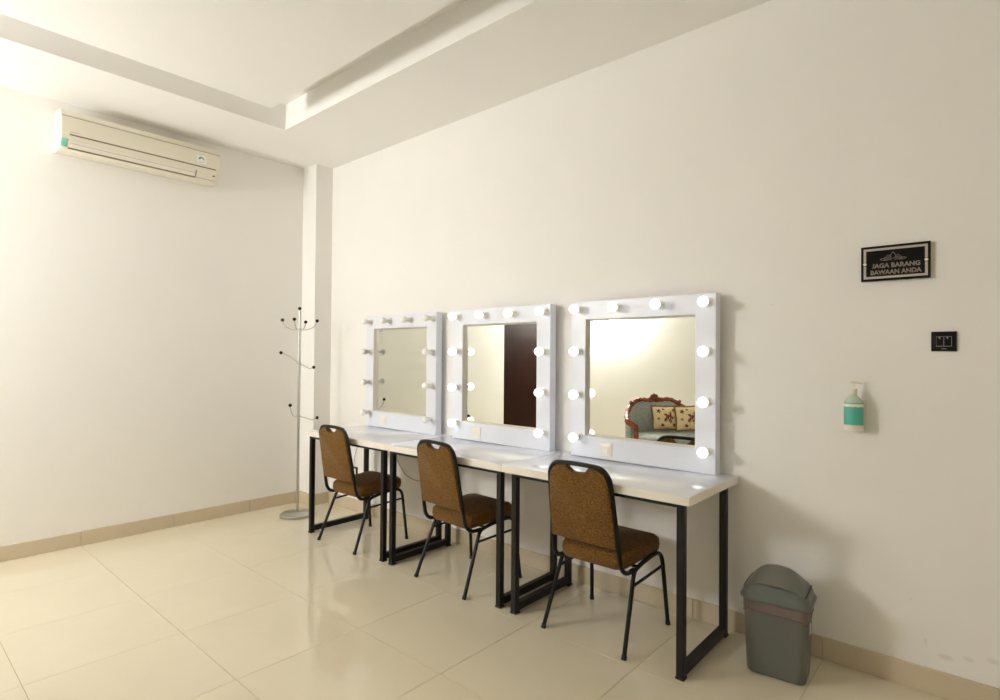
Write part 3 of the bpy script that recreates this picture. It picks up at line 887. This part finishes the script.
# ------------------------------------------------------------------ cables under the desks
bm = BM(); tube(bm, catmull([(1.10, -0.018, 0.70), (1.15, -0.014, 0.62), (1.20, -0.012, 0.553), (1.296, -0.011, 0.445), (1.366, -0.011, 0.404), (1.492, -0.011, 0.387), (1.66, -0.011, 0.43), (1.80, -0.012, 0.54), (1.90, -0.016, 0.70)], 6), 0.0038, 8)
tag(obj('power_cable', bm, 'cable_grey'), 'grey power cable sagging along the wall below the desks', 'cable')
bm = BM(); tube(bm, catmull([(0.632, -0.014, 0.38), (0.645, -0.015, 0.46), (0.66, -0.012, 0.52), (0.71, -0.010, 0.585), (0.90, -0.012, 0.66), (1.02, -0.014, 0.72)], 6), 0.003, 8)
tag(obj('power_cable', bm, 'cable_grey'), 'thin cable running from the wall socket up to the desk', 'cable')

# ------------------------------------------------------------------ added glowing disc: stands in for flash bounced off the wall
def added_glow_disc():
    x, y, z = ADDED_GLOW_AT
    t = thing('wall_lamp', 'large round lit opal wall lamp above the settee', 'lamp', (x, RY, z))
    bm = BM(); sphere(bm, (0, y - RY, 0), ADDED_GLOW_R, 40, 24, 1.0, ADDED_GLOW_D / ADDED_GLOW_R, 1.0); obj('lamp_shade', bm, 'lantern', t)
    bm = BM(); lathe(bm, [(0.17, 0.0), (0.17, 0.02), (0.10, 0.035), (0.10, 0.07)], 28, 0, 0, 0, 'Y')
    for v in bm.verts: v.co.y = -v.co.y
    obj('wall_plate', bm, 'white_plastic', t)
added_glow_disc()

# ------------------------------------------------------------------ carved settee with cushions (seen in the mirror)
SB, SU, SF = Vector((1.71, -3.70, 0)), Vector((0.5478, -0.8366, 0)), Vector((0.8366, 0.5478, 0))
SROT = math.atan2(SU.y, SU.x)
def settee():
    t = thing('settee', 'carved red wood settee with blue grey upholstery', 'sofa', SB, SROT)
    L = [(-0.505, 0.475, 0.33), (-0.500, 0.470, 0.42), (-0.492, 0.452, 0.53), (-0.508, 0.462, 0.585), (-0.550, 0.440, 0.605), (-0.568, 0.395, 0.640), (-0.505, 0.26, 0.665), (-0.435, 0.135, 0.705), (-0.335, 0.04, 0.785)]
    T = [(-0.335, 0.04, 0.785), (-0.26, 0.01, 0.832), (-0.19, 0.0, 0.848), (-0.10, 0.0, 0.842), (0.0, 0.0, 0.840)]
    mir = lambda P: [(-x, y, z) for (x, y, z) in P]
    for side in (L, mir(L)):
        pts = catmull(side, 6); n = len(pts)
        rad = [0.027 + 0.010 * math.exp(-((i / n - 0.52) / 0.09) ** 2) + 0.004 * math.sin(i * 0.9) * (1 if i > n * 0.5 else 0.3) for i in range(n)]
        bm = BM(); tube(bm, pts, rad, 12); obj('arm', bm, 'wood', t, angle=60)
    top = T + [p for p in reversed(mir(T[:-1]))]
    pts = catmull(top, 7); n = len(pts)
    bm = BM(); tube(bm, pts, [0.027 + 0.0035 * math.sin(i * 1.1) for i in range(n)], 12); rail = obj('top_rail', bm, 'wood', t, angle=60)
    bm = BM()
    sphere(bm, (0, 0.0, 0.862), 0.055, 18, 12, 1.0, 0.5, 0.85)
    sphere(bm, (0, 0.025, 0.862), 0.028, 14, 10, 1.0, 0.8, 1.0)
    for s in (-1, 1):
        sphere(bm, (s * 0.055, 0.005, 0.842), 0.036, 14, 10, 1.2, 0.6, 0.8)
        sphere(bm, (s * 0.030, 0.012, 0.892), 0.022, 12, 8, 1.0, 0.7, 0.9)
        tube(bm, catmull([(s * 0.05, 0.02, 0.872), (s * 0.075, 0.02, 0.868), (s * 0.078, 0.02, 0.846), (s * 0.058, 0.02, 0.842), (s * 0.055, 0.02, 0.855)], 4), 0.008, 8)
    sphere(bm, (0, 0.01, 0.908), 0.018, 12, 8)
    obj('crest', bm, 'wood', rail, angle=60)
    bm = BM(); sphere(bm, (-0.335, 0.045, 0.822), 0.020, 12, 8); sphere(bm, (0.335, 0.045, 0.822), 0.020, 12, 8); obj('rosette', bm, 'wood', rail, angle=60)
    # upholstered back, wrapping into the arms
    path = catmull([(p[0], p[1], p[2]) for p in L[4:]], 5)[:-1] + catmull(top, 5) + list(reversed(catmull([(-p[0], p[1], p[2]) for p in L[4:]], 5)[:-1]))
    rings = []
    m = len(path)
    for i, p in enumerate(path):
        tg = path[min(i + 1, m - 1)] - path[max(i - 1, 0)]; tg.z = 0; tg.normalize()
        nin = Vector((-tg.y, tg.x, 0))
        if nin.dot(Vector((0, 0.30, 0)) - Vector((p.x, p.y, 0))) < 0: nin = -nin
        zt = p.z - 0.012
        z0 = 0.30
        inn = [p + nin * (0.012 + 0.040 * math.sin(math.pi * (k / 8)) ** 0.7) for k in range(9)]
        ring = []
        for k in range(9):
            q = inn[k]; ring.append((q.x, q.y, z0 + (zt - z0) * k / 8))
        for k in range(8, -1, -1):
            q = p - nin * 0.016; ring.append((q.x, q.y, z0 + (zt - z0) * k / 8))
        rings.append(ring)
    bm = BM(); loft(bm, rings); obj('back_upholstery', bm, 'sofa_fabric', t, angle=60)
    # seat
    out = [(-0.485, 0.50), (-0.25, 0.555), (0, 0.57), (0.25, 0.555), (0.485, 0.50), (0.50, 0.36), (0.44, 0.20), (0.345, 0.085), (0.2, 0.045), (0, 0.042), (-0.2, 0.045), (-0.345, 0.085), (-0.44, 0.20), (-0.50, 0.36)]
    sm = catmull([(a, b, 0) for a, b in out], 4, True)
    ctr = Vector((0, 0.30, 0))
    def ring(k, z): return [tuple(ctr + (p - ctr) * k + Vector((0, 0, z))) for p in sm]
    bm = BM(); loft(bm, [ring(0.97, 0.335), ring(1.0, 0.35), ring(1.005, 0.40), ring(0.985, 0.435), ring(0.93, 0.455), ring(0.75, 0.468), ring(0.4, 0.472)]); obj('seat', bm, 'sofa_fabric', t, angle=60)
    bm = BM(); loft(bm, [ring(1.0, 0.265), ring(1.02, 0.275), ring(1.02, 0.325), ring(1.0, 0.335)]); obj('seat_rail', bm, 'wood', t)
    for (lx, ly) in ((-0.46, 0.46), (0.46, 0.46), (-0.36, 0.10), (0.36, 0.10)):
        s = 1 if lx > 0 else -1; f = 1 if ly > 0.3 else -1
        pts = catmull([(lx, ly, 0.29), (lx + s * 0.025, ly + f * 0.025, 0.22), (lx + s * 0.012, ly + f * 0.012, 0.12), (lx + s * 0.005, ly + f * 0.005, 0.05), (lx + s * 0.022, ly + f * 0.022, 0.004)], 5)
        n = len(pts)
        bm = BM(); tube(bm, pts, [0.036 - 0.022 * (i / n) + (0.008 if i > n - 3 else 0) for i in range(n)], 10); obj('leg', bm, 'wood', t, angle=60)
    return t
settee()

def cushion(u, v, z, yaw, tilt, roll, label, size=0.165):
    loc = SB + SU * u + SF * v + Vector((0, 0, z))
    t = thing('cushion', label, 'cushion', loc, 0, 'floral cushions on the settee')
    t.rotation_euler = (tilt, roll, SROT + yaw)
    N = 14; bm = BM()
    def P(i, j, s):
        a, b = -1 + 2 * i / N, -1 + 2 * j / N
        k = (max(0, 1 - abs(a) ** 2.6) * max(0, 1 - abs(b) ** 2.6)) ** 0.55
        pin = 1 - 0.07 * (1 - abs(a)) * (abs(b) ** 3) ; pin2 = 1 - 0.07 * (1 - abs(b)) * (abs(a) ** 3)
        return (a * size * 1.13 * pin2, s * 0.055 * k, b * size * pin)
    G = {}
    for s in (1, -1):
        for i in range(N + 1):
            for j in range(N + 1):
                if s == -1 and (i in (0, N) or j in (0, N)): G[(s, i, j)] = G[(1, i, j)]
                else: G[(s, i, j)] = bm.verts.new(P(i, j, s))
        for i in range(N):
            for j in range(N):
                bm.faces.new((G[(s, i, j)], G[(s, i + 1, j)], G[(s, i + 1, j + 1)], G[(s, i, j + 1)]))
    obj('cover', bm, 'cushion', t, angle=80)
    bm = BM(); rnd = random.Random(5)
    edge = [(-1 + 2 * k / 22, -1) for k in range(22)] + [(1, -1 + 2 * k / 22) for k in range(22)] + [(1 - 2 * k / 22, 1) for k in range(22)] + [(-1, 1 - 2 * k / 22) for k in range(22)]
    for a, b in edge:
        p = Vector((a * size * 1.13 * (1 - 0.07 * (1 - abs(b))*abs(a)**3), 0, b * size * (1 - 0.07 * (1 - abs(a))*abs(b)**3)))
        d = Vector((a if abs(a) == 1 else a * 0.3, rnd.uniform(-.3, .3), b if abs(b) == 1 else b * 0.3)).normalized()
        tube(bm, [p - d * 0.006, p + d * 0.010, p + d * 0.018], [0.006, 0.0075, 0.004], 5)
    fr = obj('fringe', bm, 'fringe', t); fr['kind'] = 'stuff'
    return t
cushion(0.035, 0.190, 0.640, 0.08, math.radians(13), 0.03, 'floral cushion leaning on the settee back under the carved crest', 0.138)
cushion(0.275, 0.335, 0.645, 0.28, math.radians(12), -0.03, 'floral cushion further from the wooden settee arm, overlapping its neighbour', 0.141)
